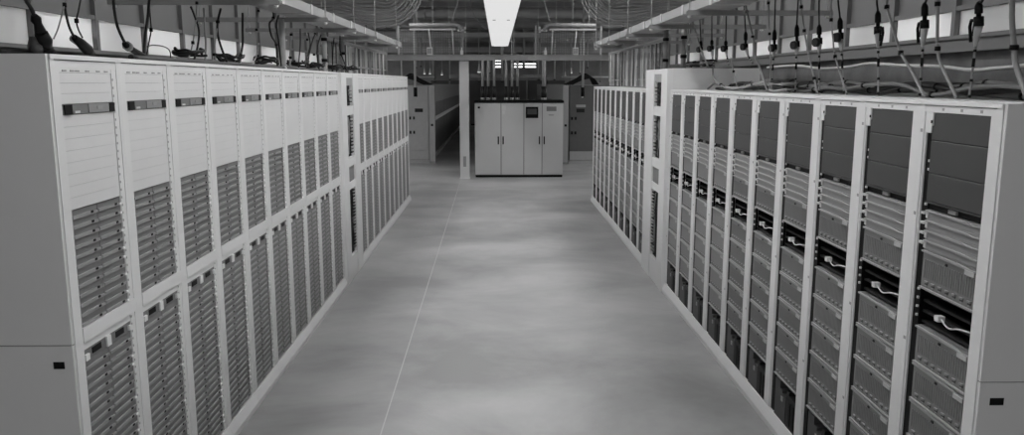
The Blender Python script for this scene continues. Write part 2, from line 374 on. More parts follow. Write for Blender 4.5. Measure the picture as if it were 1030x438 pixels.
node_count = 0; rest = MB(); ROWS_UP, ROWS_LO = 12, 24
for g, Y0 in ((0, L1), (1, L2)):
    for i in range(10):
        k = g*10 + i + 1; y0 = Y0 + i*W
        where = '%s from the camera in the left row' % ordn(k)
        r = thing('server_rack', 'white open-front server rack with blank upper panels, ' + where, 'rack', (XL, y0, 0), 'racks of the left row')
        for a, nm in (('post_n', 'post'), ('post_f', 'post'), ('mount', 'mounting_strip'), ('header', 'header'), ('lip', 'header_lip'), ('shell', 'cabinet_shell'), ('plinth', 'plinth'), ('cross', 'crossbar'), ('cross_lip', 'crossbar_lip'), ('shelf', 'shelf'), ('bracket', 'cable_bracket')):
            obj(nm, lm[a], r, ({'mount': 0.009, 'lip': 0.010, 'bracket': 0.013}.get(a, 0), 0, 0))
        for me in lm['blanks']: obj('blanking_panel', me, r, (0.011, 0, 0))
        if k == 1: end_panel(r, -1, XL, 1.178, (1.082, 1.111), (0.040, 0.084))
        sw = thing('network_switch', 'slim dark switch in the rack ' + where, 'switch', (XL+0.003, y0, 0), 'switches of the left row')
        obj('body', lm['sw_body'], sw); [obj('end_block', q, sw) for q in lm['sw_ends']]; obj('face_plate', lm['sw_plate'], sw); obj('asset_tag', lm['sw_tag'], sw)
        for blk in (0, 1):
            zt = 1.7050 if blk == 0 else 1.0785
            nrow = ROWS_UP if blk == 0 else ROWS_LO
            for j in range(nrow):
                z0 = zt - (j+1)*NH - 0.0002
                for c in (0, 1):
                    u0 = 0.068 + c*(NW+0.002)
                    if k <= 4:
                        n = thing('server_node', 'grey slim server, %s row of %s block, %s column, %s rack of left row' % (ordn(j+1), 'upper' if blk == 0 else 'lower', 'near' if c == 0 else 'far', ordn(k)), 'server', (XL+0.022, y0+u0, z0), 'slim servers in the left row')
                        obj('chassis', lm['n_body'], n); obj('lip', lm['n_lip'], n); obj('button', lm['n_btn'], n)
                        if c == 1 and random.random() < 0.4: obj('status_light', lm['n_led'], n)
                    else:
                        nv = len(rest.v); node_geo(rest, -1, u0, z0)
                        if c == 1 and random.random() < 0.4: B(rest, -1, 0.0195, 0.0242, u0+NW*0.90, u0+NW*0.955, z0+0.004, z0+0.0125, 3)
                        for q in range(nv, len(rest.v)):
                            v = rest.v[q]; rest.v[q] = (v[0]+XL+0.022, v[1]+y0, v[2])
o = obj('server_nodes', rest, mats=['node', 'node_lip', 'black', 'led']); tag(o, 'slim grey servers filling the farther racks of the left row', 'server', 'slim servers in the left row', 'stuff')

# ------------------------------------------------------------------ right racks
s = 1; TOPR = 2.13
rm = {}
rm['post_n'] = B(B(MB(), s, 0, 0.05, 0, 0.035, 0.10, TOPR-0.004), s, 0.002, 0.05, 0.035, 0.07, 0.10, TOPR-0.03).mesh('post', ['frame'])
mb = B(MB(), s, 0, 0.05, 0.524, 0.5535, 0.10, TOPR-0.004); B(mb, s, 0.006, 0.03, 0.512, 0.524, 0.10, TOPR-0.03)
for z in (0.6, 1.1, 1.65, 2.0): B(mb, s, -0.001, 0.0, 0.53, 0.548, z, z+0.014, 1)
rm['post_f'] = mb.mesh('post', ['frame', 'far_grey'])
mb = B(MB(), s, -0.004, 0.05, 0, W-0.001, TOPR-0.016, TOPR); B(mb, s, 0.001, 0.05, 0.0, W-0.001, TOPR-0.046, TOPR-0.019)
for u in (0.12, 0.25, 0.38): B(mb, s, 0.0, 0.001, u, u+0.016, TOPR-0.038, TOPR-0.027, 1)
rm['header'] = mb.mesh('header', ['frame', 'far_grey'])
rm['shell'] = shell(1, TOPR, ['frame', 'inside'])
rm['plinth'] = plinth(1)
mb = B(MB(), s, 0.004, 0.05, 0.468, 0.512, 2.000, 2.083); B(mb, s, 0.002, 0.05, 0.455, 0.468, 2.03, 2.083); B(mb, s, -0.001, 0.003, 0.456, 0.466, 2.040, 2.052, 1)
rm['hinge'] = mb.mesh('hinge_bracket', ['frame', 'black'])
mb = B(MB(), s, 0.035, 0.05, 0.465, 0.512, 0.10, 2.0)
rm['side_gap'] = mb.mesh('cable_channel', ['black'])
rz = [2.0835, 1.970, 1.836, 1.720]
rm['blanks'] = []
for i in range(3):
    g = 0.0016; z1, z0 = rz[i], rz[i+1]; d = 0.016
    mb = MB().prism([(s*(d+0.014), z0+g), (s*(d+0.001), z0+g), (s*d, z0+g+0.002), (s*d, z1-g-0.002), (s*(d+0.001), z1-g), (s*(d+0.014), z1-g)], 'y', 0.072, 0.464)
    rm['blanks'].append(mb.mesh('blanking_panel', ['blank_dark']))
mb = B(MB(), s, 0.030, 0.04, 0.072, 0.464, 1.686, 1.7195); B(mb, s, 0.012, 0.030, 0.072, 0.464, 1.7135, 1.7195, 1)
rm['strip'] = mb.mesh('recess_strip', ['black', 'blank_dark'])
rm['strip_tag'] = B(MB(), s, 0.020, 0.030, 0.245, 0.300, 1.692, 1.708).mesh('label_plate', ['switch_plate'])
mb = MB()
for z in (1.88, 1.845, 1.70, 1.338, 1.300, 1.262, 1.224): B(mb, s, 0.028, 0.035, 0.470, 0.480, z, z+0.010)
rm['screws'] = mb.mesh('cage_screw', ['tag'])
mb = MB()
for z in (1.20, 1.245, 1.29, 1.335): B(mb, s, 0.05, 0.07, 0.072, 0.464, z, z+0.010); B(mb, s, 0.07, 0.5, 0.072, 0.464, z+0.002, z+0.005)
rm['rails'] = mb.mesh('rack_shelf', ['dark'])
# trays
def lip_poly(w, z0, z1, dip=0.012, at=0.30):
    # light front lip: straight from the far end, dipping towards the near end
    return [(w, z1), (w, z0), (0.10*w, z0-dip*0.75), (0, z0-dip*0.6), (0, z1-dip*0.7), (0.10*w, z1-dip), (at*w, z1-dip*0.15)]
TW, TH = 0.390, 0.0417
rm['t_body'] = B(MB(), s, 0.020, 0.60, 0, TW, 0.0007, TH-0.0007).mesh('chassis', ['tray'])
rm['t_lip'] = MB().prism(lip_poly(TW, 0.0335, 0.0390, 0.008), 'x', 0.012, 0.0205).mesh('lip', ['chassis_lip'])
mb = B(MB(), s, 0.010, 0.022, TW+0.000, TW+0.030, 0.020, 0.030); B(mb, s, 0.016, 0.0205, TW-0.014, TW-0.000, 0.006, TH-0.006)
rm['t_tab'] = mb.mesh('ejector_tab', ['tag'])
# chassis boxes
BH = 0.166
rm['c_body'] = B(MB(), s, 0.018, 0.70, 0, TW, 0.0008, BH-0.0008).mesh('chassis', ['chassis'])
mb = MB().prism(lip_poly(TW, BH-0.010, BH-0.003, 0.008, 0.30), 'x', 0.008, 0.0185); mb.box(0.008, 0.0185, 0, TW, 0.001, 0.008)
rm['c_lip'] = mb.mesh('lip', ['chassis_lip'])
rm['c_tag'] = B(MB(), s, 0.005, 0.0082, 0.004, 0.066, BH-0.032, BH-0.014).mesh('label_tag', ['label_pale'])
mb = MB()
for q in range(7):
    u = 0.022 + q*0.052
    B(mb, s, 0.0105, 0.0185, u, u+0.024, 0.030, 0.037, 0); B(mb, s, 0.0172, 0.0185, u+0.003, u+0.027, 0.020, 0.030, 1); B(mb, s, 0.0150, 0.0185, u+0.01, u+0.022, 0.013, 0.018, 0)
rm['c_latch'] = mb.mesh('latch_row', ['tray', 'blank_dark'])
mb = MB()
for q in range(22): B(mb, s, 0.0155, 0.0185, 0.014+q*0.0168, 0.014+q*0.0168+0.007, 0.048, BH-0.040)
rm['c_ribs'] = mb.mesh('vent_ribs', ['chassis'])
B(MB(), 1, 0, 0, 0, 0, 0, 0)
mb = B(MB(), s, 0.0150, 0.0185, TW*0.52, TW*0.56, BH-0.036, BH-0.026); rm['c_btn'] = mb.mesh('button', ['dark'])
# power units at the foot of each rack
mb = MB().prism([(0.0, 0), (0.16, 0), (0.16, 0.225), (0.12, 0.225), (0.12, 0.205), (0.0, 0.195)], 'x', 0.03, 0.35)
rm['p_dark'] = mb.mesh('housing', ['dark'])
mb = MB().prism([(0.0, 0), (0.19, 0), (0.19, 0.245), (0.10, 0.245), (0.10, 0.20), (0.06, 0.20), (0.06, 0.18), (0, 0.18)], 'x', 0.024, 0.35)
rm['p_grey'] = mb.mesh('housing', ['blank_dark'])
rm['p_tag'] = B(MB(), 1, 0.020, 0.024, 0.045, 0.075, 0.13, 0.16).mesh('label_tag', ['far_grey'])
rm['p_slots'] = B(B(MB(), 1, 0.026, 0.030, 0.02, 0.05, 0.02, 0.17), 1, 0.026, 0.030, 0.08, 0.11, 0.02, 0.17).mesh('socket_strip', ['black'])
# plug on a short lead in the open gap
mb = MB().tube(spline([(0.034, 0.165, 0.07), (0.030, 0.10, 0.052), (0.036, 0.04, 0.066), (0.044, -0.02, 0.072)]), 0.0035, 6)
rm['plug_lead'] = mb.mesh('lead', ['tag'])
mb = MB().box(0.020, 0.048, 0.16, 0.188, 0.058, 0.081).box(0.024, 0.044, 0.188, 0.198, 0.062, 0.077)
rm['plug'] = mb.mesh('plug', ['tag'])

for g, Y0 in ((0, R1), (1, R2)):
    for i in range(10):
        k = g*10 + i + 1; y0 = Y0 + i*W
        where = '%s from the camera in the right row' % ordn(k)
        r = thing('server_rack', 'white-framed server rack with dark upper panels, ' + where, 'rack', (XR, y0, 0), 'racks of the right row')
        for a, nm in (('post_n', 'post'), ('post_f', 'post'), ('header', 'header'), ('shell', 'cabinet_shell'), ('plinth', 'plinth'), ('hinge', 'hinge_bracket'), ('side_gap', 'cable_channel'), ('strip', 'recess_strip'), ('strip_tag', 'label_plate'), ('screws', 'cage_screws'), ('rails', 'rack_shelf')):
            obj(nm, rm[a], r, ({'hinge': -0.003, 'side_gap': -0.022, 'strip': -0.012, 'strip_tag': -0.014, 'screws': -0.022, 'rails': -0.022}.get(a, 0), 0, 0))
            if a == 'screws': C.objects[-1]['kind'] = 'stuff'
        for me in rm['blanks']: obj('blanking_panel', me, r, (-0.012, 0, 0))
        if k == 1: end_panel(r, 1, XR, 1.113, (1.024, 1.052), (0.045, 0.097))
        u0 = 0.0725
        for j in range(4):
            t = thing('server_tray', 'thin pale tray with drooping lip, %s of four, %s rack of the right row' % (ordn(j+1), ordn(k)), 'tray', (XR-0.010, y0+u0, 1.685-(j+1)*TH-0.0002), 'thin trays in the right row')
            obj('chassis', rm['t_body'], t); obj('lip', rm['t_lip'], t); obj('ejector_tab', rm['t_tab'], t)
        for j in range(6):
            z0 = 1.5175-BH-0.0005 if j == 0 else 1.190-j*BH
            where2 = 'just below the thin trays' if j == 0 else '%s below the black gap' % ordn(j)
            t = thing('server_chassis', 'grey ribbed server box %s, %s rack of the right row' % (where2, ordn(k)), 'server', (XR-0.0075, y0+u0, z0), 'server boxes in the right row')
            obj('chassis', rm['c_body'], t); obj('lip', rm['c_lip'], t); obj('label_tag', rm['c_tag'], t); obj('latch_row', rm['c_latch'], t)['kind'] = 'stuff'
            if k <= 6: obj('vent_ribs', rm['c_ribs'], t)['kind'] = 'stuff'; obj('button', rm['c_btn'], t)
        t = thing('patch_lead', 'white plug on a short lead in the black gap, %s rack of right row' % ordn(k), 'cable', (XR-0.038, y0+0.10, 1.20), 'white plugs in the right row gaps')
        obj('lead', rm['plug_lead'], t); obj('plug', rm['plug'], t)
        t = thing('power_unit', 'black power block under the servers, rack ' + where, 'power unit', (XR-0.024, y0+0.075, 0.099), 'black power blocks')
        obj('housing', rm['p_dark'], t); obj('socket_strip', rm['p_slots'], t)
        t = thing('power_unit', 'notched grey power block, rack ' + where, 'power unit', (XR-0.018, y0+0.245, 0.099), 'grey power blocks')
        obj('housing', rm['p_grey'], t); obj('label_tag', rm['p_tag'], t)

# ------------------------------------------------------------------ cabling cabinets between the rack groups
def cabling_cabinet(s, X, y0, w, top, ua, ub, label):
    r = thing('cabling_cabinet', label, 'cabinet', (X, y0, 0))
    for a, b_ in ((0.001, ua), (ub, w-0.001)):
        obj('post', B(MB(), s, 0, 0.06, a, b_, 0.0, top-0.002), r, mats=['frame'])
    obj('header', B(MB(), s, 0.004, 0.06, ua, ub, top-0.055, top-0.004), r, mats=['frame'])
    for z0, z1 in ((1.845, 1.945), (1.275, 1.375), (1.02, 1.10), (0.0, 0.255)):
        obj('crossbar', B(MB(), s, 0.006, 0.06, ua, ub, z0, z1), r, mats=['frame'])
    mb = MB(); B(mb, s, 0.06, DEPTH, 0.001, 0.012, 0, top); B(mb, s, 0.06, DEPTH, w-0.012, w-0.001, 0, top)
    B(mb, s, 0.06, DEPTH, 0.012, w-0.012, top-0.012, top); B(mb, s, DEPTH-0.012, DEPTH, 0.012, w-0.012, 0, top-0.012)
    obj('cabinet_shell', mb, r, mats=['end_panel'])
    obj('inner_wall', B(MB(), s, 0.05, 0.06, ua, ub, 0.255, top-0.06), r, mats=['mid_grey'])
    obj('back_plate', B(MB(), s, 0.042, 0.05, ua, ub, 0.255, top-0.06), r, mats=['inside'])
    obj('filler_panel', B(MB(), s, 0.012, 0.02, ua, ub, top-0.14, top-0.055), r, mats=['far_grey'])
    obj('filler_panel', B(B(MB(), s, 0.018, 0.026, ua, ub, 1.10, 1.275), s, 0.010, 0.018, ua+0.05, ub-0.05, 1.13, 1.245), r, mats=['mid_grey'])
    rnd = random.Random(3 if s < 0 else 4)
    for z0, z1 in ((0.30, 1.0), (1.40, 1.83), (1.97, top-0.18)):
        n = int((z1-z0)/0.036)
        for i in range(n):
            z = z0 + (i+0.5)*(z1-z0)/n
            obj('cable_finger', B(MB(), s, 0.010, 0.042, ub-0.12, ub-0.02, z-0.006, z+0.006), r, mats=['strut' if rnd.random() < 0.35 else 'dark'])
        for i in range(7):
            u = ua + 0.03 + 0.036*i; pts = []
            for q in range(7):
                t_ = q/6; pts.append((s*(0.020+0.016*rnd.random()), u+0.03*(rnd.random()-0.5), z0+0.01+(z1-z0-0.02)*t_))
            obj('patch_cord', MB().tube(spline(pts, 4), 0.011, 6), r, mats=[rnd.choice(['cable_dark', 'cable_dark', 'dark', 'cable_grey'])])
    return r
cabling_cabinet(-1, XL+0.03, L1+10*W+0.001, L2-(L1+10*W)-0.002, TOPL, 0.30, 0.70, 'white cabling cabinet with narrow open slots interrupting the left rack row')
cabling_cabinet(1, XR-0.04, R1+10*W+0.001, R2-(R1+10*W)-0.002, 2.347, 0.30, 0.72, 'taller white cabling cabinet with narrow slots standing in the right rack row')

# ------------------------------------------------------------------ overhead trough and struts
for s in (-1, 1):
    sd = 'left' if s < 0 else 'right'
    xi, xo = s*1.62, s*1.91
    t = thing('cable_trough', 'long pale cable trough hanging over the %s rack row' % sd, 'cable trough', (0, 0, 0))
    ys = [0.6 + 0.952*i for i in range(15)]
    for i in range(14):
        a, b_ = ys[i]+0.003, ys[i+1]-0.003
        obj('trough_section', MB().box(xi, xo, a, b_, 2.792, 2.800).box(xi, xi+s*0.008, a, b_, 2.800, 2.868).box(xo-s*0.008, xo, a, b_, 2.800, 2.868), t, mats=['trough'])
        if i: obj('coupler', MB().box(xi-s*0.004, xo+s*0.004, ys[i]-0.035, ys[i]+0.035, 2.786, 2.792).box(xi-s*0.008, xi, ys[i]-0.035, ys[i]+0.035, 2.786, 2.872), t, mats=['metal'])
    for i in range(9):
        u = xi + s*(0.035+0.027*i)
        obj('fibre_bundle', MB().tube([(u, 0.7, 2.815), (u, 13.8, 2.815)], 0.012, 6), t, mats=['cable_grey'])
    k = 0
    RY = (3.9, 5.92, 7.58, 9.07, 10.6, 12.8) if s < 0 else (3.4, 5.1, 6.78, 8.46, 9.98, 11.67, 13.2)
    for yy in RY:
        k += 1
        r = thing('support_strut', 'slotted steel strut under the %s cable trough, %s from the camera' % (sd, ordn(k)), 'strut', (0, yy, 2.765), 'struts under the cable troughs')
        a, b_ = s*1.545, s*2.74
        obj('channel', MB().box(a, b_, -0.021, 0.021, 0.014, 0.020).box(a, b_, -0.021, -0.017, -0.021, 0.014).box(a, b_, 0.017, 0.021, -0.021, 0.014).box(a, b_, -0.017, -0.008, -0.021, -0.017).box(a, b_, 0.008, 0.017, -0.021, -0.017), r, mats=['strut'])
        for xx in (s*1.565, s*2.70):
            obj('threaded_rod', MB().tube([(xx, 0, -0.05), (xx, 0, (4.355 if min(abs((yy+4)-1.65*q_) for q_ in range(20)) < 0.13 else 4.748)-2.765)], 0.006, 6), r, mats=['metal'])
            obj('nut', MB().tube([(xx, 0, -0.038), (xx, 0, -0.022)], 0.016, 6), r, mats=['tag'])
    # hanging vertical strips over the farther racks
    top = TOPL if s < 0 else TOPR
    r = thing('strip_curtain', 'curtain of glossy vertical strips above the far half of the %s row' % sd, 'strip curtain', (s*2.06, 0, 0))
    obj('curtain_rail', MB().box(-0.02, 0.02, 9.9, 15.2, 2.70, 2.744), r, mats=['strut'])
    obj('tie_bar', MB().box(-0.012, 0.012, 9.9, 15.2, top+0.10, top+0.125).box(-0.012, 0.012, 9.9, 9.92, top+0.125, 2.70).box(-0.012, 0.012, 15.18, 15.2, top+0.125, 2.70), r, mats=['strut'])
    rnd = random.Random(11); yy = 9.98
    while yy < 15.12:
        w_ = rnd.choice((0.035, 0.05, 0.07, 0.11)); dx = rnd.choice((-0.018, 0.018))
        obj('strip', MB().box(dx-0.003, dx+0.003, yy, yy+w_, top+0.015, 2.698), r, mats=[rnd.choice(('strip_light', 'strip_light', 'strip_mid', 'strip_mid', 'strip_dark'))])
        yy += w_ + rnd.choice((0.03, 0.05, 0.08))

# ------------------------------------------------------------------ drooping cables and power whips over the racks
def px(pts, X): return [on_x(x, y, X) for x, y in pts]
def ext_up(P, z=3.0):
    # carry a cable that leaves the picture on up to the trough
    d = (P[0]-P[1]).normalized()
    if d.z < 0.2: d = Vector((0, 0, 1))
    return [P[0] + d*((z-P[0].z)/max(d.z, 0.3))] + P
def whip(pts, X, r, m_, label, clips=(), end_z=None, name='power_cable', group=None):
    P = px(pts, X)
    if pts[0][1] <= 1: P = ext_up(P)
    if end_z is not None: P[-1].z = end_z + r + 0.001
    o = thing(name, label, 'cable', (P[-1].x, P[-1].y, P[-1].z), group)
    L = [p-P[-1] for p in P]
    r *= 0.62
    obj('sheath', MB().tube(spline(L, 6), r, 8), o, mats=[m_])
    for cxy in clips:
        c = on_x(cxy[0], cxy[1], X) - P[-1]; rr = r + 0.006
        obj('tie', MB().tube([c-Vector((0, 0, 0.010)), c+Vector((0, 0, 0.010))], rr, 8), o, mats=['black'])
    return o
GL = 'cables dropping to the left row'; GR = 'cables dropping to the right row'
zl_ = TOPL
XA = -1.92
# left, near to far
lw = [
 ([(26, 0), (31, 8), (35, 17)], 0.013, 'cable_dark', []),
 ([(66, 0), (62, 16), (58, 30), (54, 39)], 0.005, 'cable_grey', [(65, 5)]),
 ([(65, 5), (67, 17), (70, 28), (75, 38)], 0.009, 'cable_dark', []),
 ([(81, 0), (79, 11), (77, 21), (79, 30), (83, 38)], 0.006, 'cable_dark', [(77, 21)]),
 ([(114, 0), (115, 10), (118, 26), (124, 40), (128, 46)], 0.012, 'cable_dark', []),
 ([(150, 0), (149, 15), (146, 38), (144, 53)], 0.013, 'cable_dark', []),
 ([(150, 2), (151, 15), (152, 30), (150, 42), (146, 54)], 0.006, 'cable_dark', [(152, 30)]),
 ([(148, 47), (154, 45.5), (165, 47), (171, 52), (171, 58)], 0.005, 'cable_dark', []),
 ([(198, 0), (197, 20), (194, 43), (188, 60)], 0.007, 'cable_grey', [(198, 3), (194, 43)]),
 ([(192, 7), (195, 14), (200, 30), (199, 46), (194, 60)], 0.011, 'cable_dark', []),
 ([(205, 8), (206, 30), (207, 45), (206, 62)], 0.011, 'cable_grey', []),
 ([(222, 9), (219, 22), (219, 34), (222, 46), (229, 58)], 0.013, 'cable_dark', [(219, 22)]),
 ([(219, 24), (217, 40), (215, 55), (213, 63)], 0.006, 'cable_grey', [(215, 55)]),
 ([(244, 13), (244, 30), (244, 45), (240, 63)], 0.014, 'cable_dark', []),
 ([(263, 0), (260, 11), (258, 30), (259, 45), (258, 56), (252, 65)], 0.009, 'cable_grey', [(260, 11), (258, 30), (259, 56)]),
 ([(274, 5), (275, 18), (271, 24), (273, 36), (278, 46), (279, 64)], 0.013, 'cable_dark', [(275, 18), (278, 45)]),
 ([(283, 7), (280, 16), (278, 26), (280, 40), (283, 66)], 0.012, 'cable_dark', []),
 ([(293, 34), (292.5, 45), (292, 58), (291, 66)], 0.014, 'cable_grey', [(293, 35), (292, 58)]),
 ([(302, 29), (302, 45), (301, 58), (300, 67)], 0.010, 'cable_dark', [(301, 65)]),
 ([(310, 33), (312, 45), (309, 58), (308, 68)], 0.010, 'cable_dark', [(309, 40)]),
 ([(317, 34), (314, 42), (311, 55), (309, 68)], 0.011, 'cable_dark', [(317, 34)]),
 ([(323, 35), (320, 44), (319, 55), (321, 68)], 0.012, 'cable_dark', [(316, 55)]),
 ([(336, 38), (335, 50), (334, 68)], 0.012, 'cable_dark', []),
 ([(342, 36), (342, 50), (346, 62), (350, 70)], 0.012, 'cable_dark', [(343, 55)]),
]
k = 0
for pts, r_, m_, cl in lw:
    k += 1
    shade = 'black' if m_ == 'cable_dark' else 'grey'
    e = zl_ if pts[-1][1] > 52 else None
    whip(pts, XA, r_, m_, 'thin %s cable hanging above the left row, %s counting from the camera' % (shade, ordn(k)), cl, e, group=GL)
# thick conduits dropping on the left row
def conduit(pxx, ytop, ybot, X, r, top_z, label, bands=(), m_='metal'):
    a = on_x(pxx, ytop, X); b_ = on_x(pxx, ybot, X)
    o = thing('conduit', label, 'conduit', (b_.x, b_.y, top_z))
    obj('pipe', MB().tube([(0, 0, 0.001), (0, 0, a.z-top_z)], r, 10), o, mats=[m_])
    for yb_ in bands:
        c = on_x(pxx, yb_, X).z - top_z
        obj('band', MB().tube([(0, 0, c-0.018), (0, 0, c+0.018)], r+0.006, 10), o, mats=['black'])
    return o
conduit(285, 20, 67, XA, 0.028, TOPL, 'plain thick grey conduit standing on the left row')
conduit(327, 24, 69, XA, 0.028, TOPL, 'thick grey conduit with three black bands on the left row', (28, 40, 61))
conduit(345.5, 36, 71, XA-0.10, 0.022, TOPL, 'slim grey conduit with one band above the left row, farthest', (54,))
# left connectors: clamps and taped plugs lying on the rack tops
def plug_mesh(P, rs, m_, name, parent): return obj(name, MB().tube(P, rs, 10), parent, mats=[m_])
def left_plug(pts, rs, label, body='dark'):
    P = px(pts, XA); o = thing('power_plug', label, 'plug', tuple(P[-1]), 'plugs above the left row'); L = [p-P[-1] for p in P]
    return o, L
o, L = left_plug([(34, 15), (38, 24), (41, 33), (50, 53.5)], 0, 'big black power connector with taped collar at the near end of the left row')
plug_mesh([L[0], L[0].lerp(L[1], .5), L[1], L[2]], [0.012, 0.022, 0.016, 0.024], 'black', 'gland', o)
plug_mesh([L[2], L[2].lerp(L[3], .45), L[2].lerp(L[3], .75)], [0.026, 0.032, 0.020], 'black', 'housing', o)
plug_mesh([L[2].lerp(L[3], .70), L[3]], [0.020, 0.028], 'black', 'foot', o)
c = px([(34, 37), (35, 46), (47, 50)], XA-0.03)
obj('junction_cover', MB().tube([p-px([(50, 53.5)], XA)[0] for p in c], [0.018, 0.032, 0.022], 8), o, mats=['blank_dark'])
o, L = left_plug([(75, 38), (81, 43), (88, 50), (94, 55)], 0, 'black angled plug clamped on top of the first left rack')
plug_mesh([L[0], L[1], L[2], L[3]], [0.014, 0.022, 0.026, 0.012], 'black', 'housing', o)
plug_mesh([L[1]+Vector((-0.03, 0, 0.02)), L[2]+Vector((-0.03, 0.01, 0.02))], [0.020, 0.016], 'cable_grey', 'sleeve', o)
o, L = left_plug([(125, 44), (133, 50), (141, 55), (148, 57.5)], 0, 'dark coupled plug lying over the second left rack')
plug_mesh([L[0], L[0].lerp(L[1], .6), L[1], L[2], L[3]], [0.012, 0.021, 0.016, 0.018, 0.012], 'black', 'housing', o)
plug_mesh([L[0].lerp(L[1], .3), L[0].lerp(L[1], .6)], [0.024, 0.024], 'cable_grey', 'collar', o)
for j, (x_, y_, sx) in enumerate(((190, 59.5, 0.10), (231, 60.5, 0.14), (266, 64, 0.10), (299, 67, 0.16), (318, 68.5, 0.2), (336, 69, 0.25), (352, 71, 0.4))):
    p = on_x(x_, y_, XA); o = thing('cable_coil', 'dark knot of coiled cable on the left row top, %s from the camera' % ordn(j+1), 'cable coil', (p.x, p.y, TOPL+0.034), 'cable coils on the left row')
    rnd = random.Random(j)
    for q in range(3):
        pts = [(0.09*math.cos(a+q)+rnd.uniform(-.02, .02), (0.05+sx*0.22)*math.sin(a+q)+rnd.uniform(-.03, .03), 0.010+0.013*q+rnd.uniform(0, 0.035)) for a in [2*math.pi*t_/9 for t_ in range(9)]]
        obj('loop', MB().tube(spline(pts, 4), 0.009, 6), o, mats=['cable_dark'])
# black trunk cables lying along the left row top
for j, (xo_, ya, yb2) in enumerate(((-1.83, 4.1, 8.3), (-1.99, 3.3, 8.5), (-2.10, 4.6, 8.5))):
    o = thing('trunk_cable', 'black trunk cable lying along the left row top, %s from the aisle' % ordn(j+1), 'cable', (xo_, ya, TOPL), 'trunk cables on the left row')
    pts = []; rnd = random.Random(20+j); n = 14
    for q in range(n+1): pts.append((rnd.uniform(-0.025, 0.025), (yb2-ya)*q/n, 0.016))
    obj('sheath', MB().tube(spline(pts, 4), 0.014, 8), o, mats=['cable_dark'])
    for q in (2, 6, 10): obj('tie', MB().tube([(0, (yb2-ya)*q/n-0.01, 0.017), (0, (yb2-ya)*q/n+0.01, 0.017)], 0.0165, 8), o, mats=['tag'])

# right whips with lever connectors
XB = 2.02
rw = [   # x at connector, gland top y, collar y, cone end y, end x, end y, lever side (0: round disc)
 (984.5, 2, 21, 47, 975, 96, -1, 989), (930, 3, 24, 47, 925, 97, -1, 932), (883, 11, 30, 49, 884, 90, 1, 882),
 (845, 18, 36, 52, 849, 92, 0, 843), (824, 25, 41, 54, 824, 93, 0, 824), (801.5, 25, 44, 55, 800, 92, 0, 803), (779, 30, 47, 57, 776, 88, 0, 780),
 (750, 32, 46, 56, 757, 68, 0, 748), (730, 41, 48, 56, 733, 68, 0, 731), (716, 40, 48, 58, 718, 68, 0, 716), (705, 41, 49, 58, 712, 68, 0, 703)]
k = 0
for (x_, yg, yc, ye, xe, yend, lev, xt) in rw:
    k += 1
    rackz = TOPR if yend > 80 else 2.347
    g0, c0, e0 = px([(x_ + (x_-xt)*-0.0, yg), (x_, yc), (x_ + (xe-x_)*0.35, ye)], XB)
    end = px([(xe, yend)], XB)[0]; end.z = rackz + 0.006
    tp = px([(xt, -3)], XB)[0]
    kind_ = 'round-cap' if lev == 0 else 'lever-latch'
    o = thing('power_connector', '%s black power connector on a hanging lead, %s from the camera, right row' % (kind_, ordn(k)), 'connector', tuple(end), 'power connectors above the right row')
    R = lambda p: p - end
    up = (g0-c0).normalized()
    obj('upper_lead', MB().tube(spline([R(tp)+Vector((0, 0, 0.2)), R(tp), R(g0)], 5), 0.0055, 8), o, mats=['cable_dark'])
    obj('gland', MB().tube([R(g0), R(g0.lerp(c0, 0.2)), R(g0.lerp(c0, 0.6)), R(g0.lerp(c0, 0.62)), R(c0)], [0.008, 0.016, 0.016, 0.010, 0.010], 10), o, mats=['black'])
    obj('collar', MB().tube([R(c0+up*0.016), R(c0-up*0.022)], [0.020, 0.020], 12), o, mats=['black'])
    obj('boot', MB().tube([R(c0-up*0.022), R(c0.lerp(e0, 0.55)), R(e0)], [0.017, 0.014, 0.007], 10), o, mats=['boot'])
    dwn = [R(e0), R(e0.lerp(end, 0.5)), Vector((0, 0, 0))]
    ll = obj('lower_lead', MB().tube(spline(dwn, 5), 0.0050, 8), o, mats=['cable_grey'])
    for q in (0.05, 0.22, 0.62, 0.93):
        p = R(e0).lerp(Vector((0, 0, 0)), q); p2 = R(e0).lerp(Vector((0, 0, 0)), min(1, q+(0.17 if q == 0.22 else 0.05)))
        obj('tape_band', MB().tube([p, p2], 0.0070, 8), ll, mats=['black'])
    if lev:
        a = R(c0); sx = Vector((0, -lev, 0))   # towards / away from the camera along the row
        obj('lever', MB().tube([a, a+sx*0.055+Vector((0, 0, 0.006)), a+sx*0.062+Vector((0, 0, -0.02)), a+sx*0.045+Vector((0, 0, -0.085))], 0.0070, 8), o, mats=['black'])
        obj('latch_arm', MB().tube([a+sx*0.03+Vector((0, 0, -0.005)), a+sx*0.034+Vector((0, 0, -0.06))], 0.0055, 6), o, mats=['black'])
    else:
        a = R(c0); obj('round_cap', MB().tube([a+Vector((-0.018, -0.020, -0.010)), a+Vector((-0.040, -0.026, -0.012))], [0.030, 0.027], 14), o, mats=['dark'])
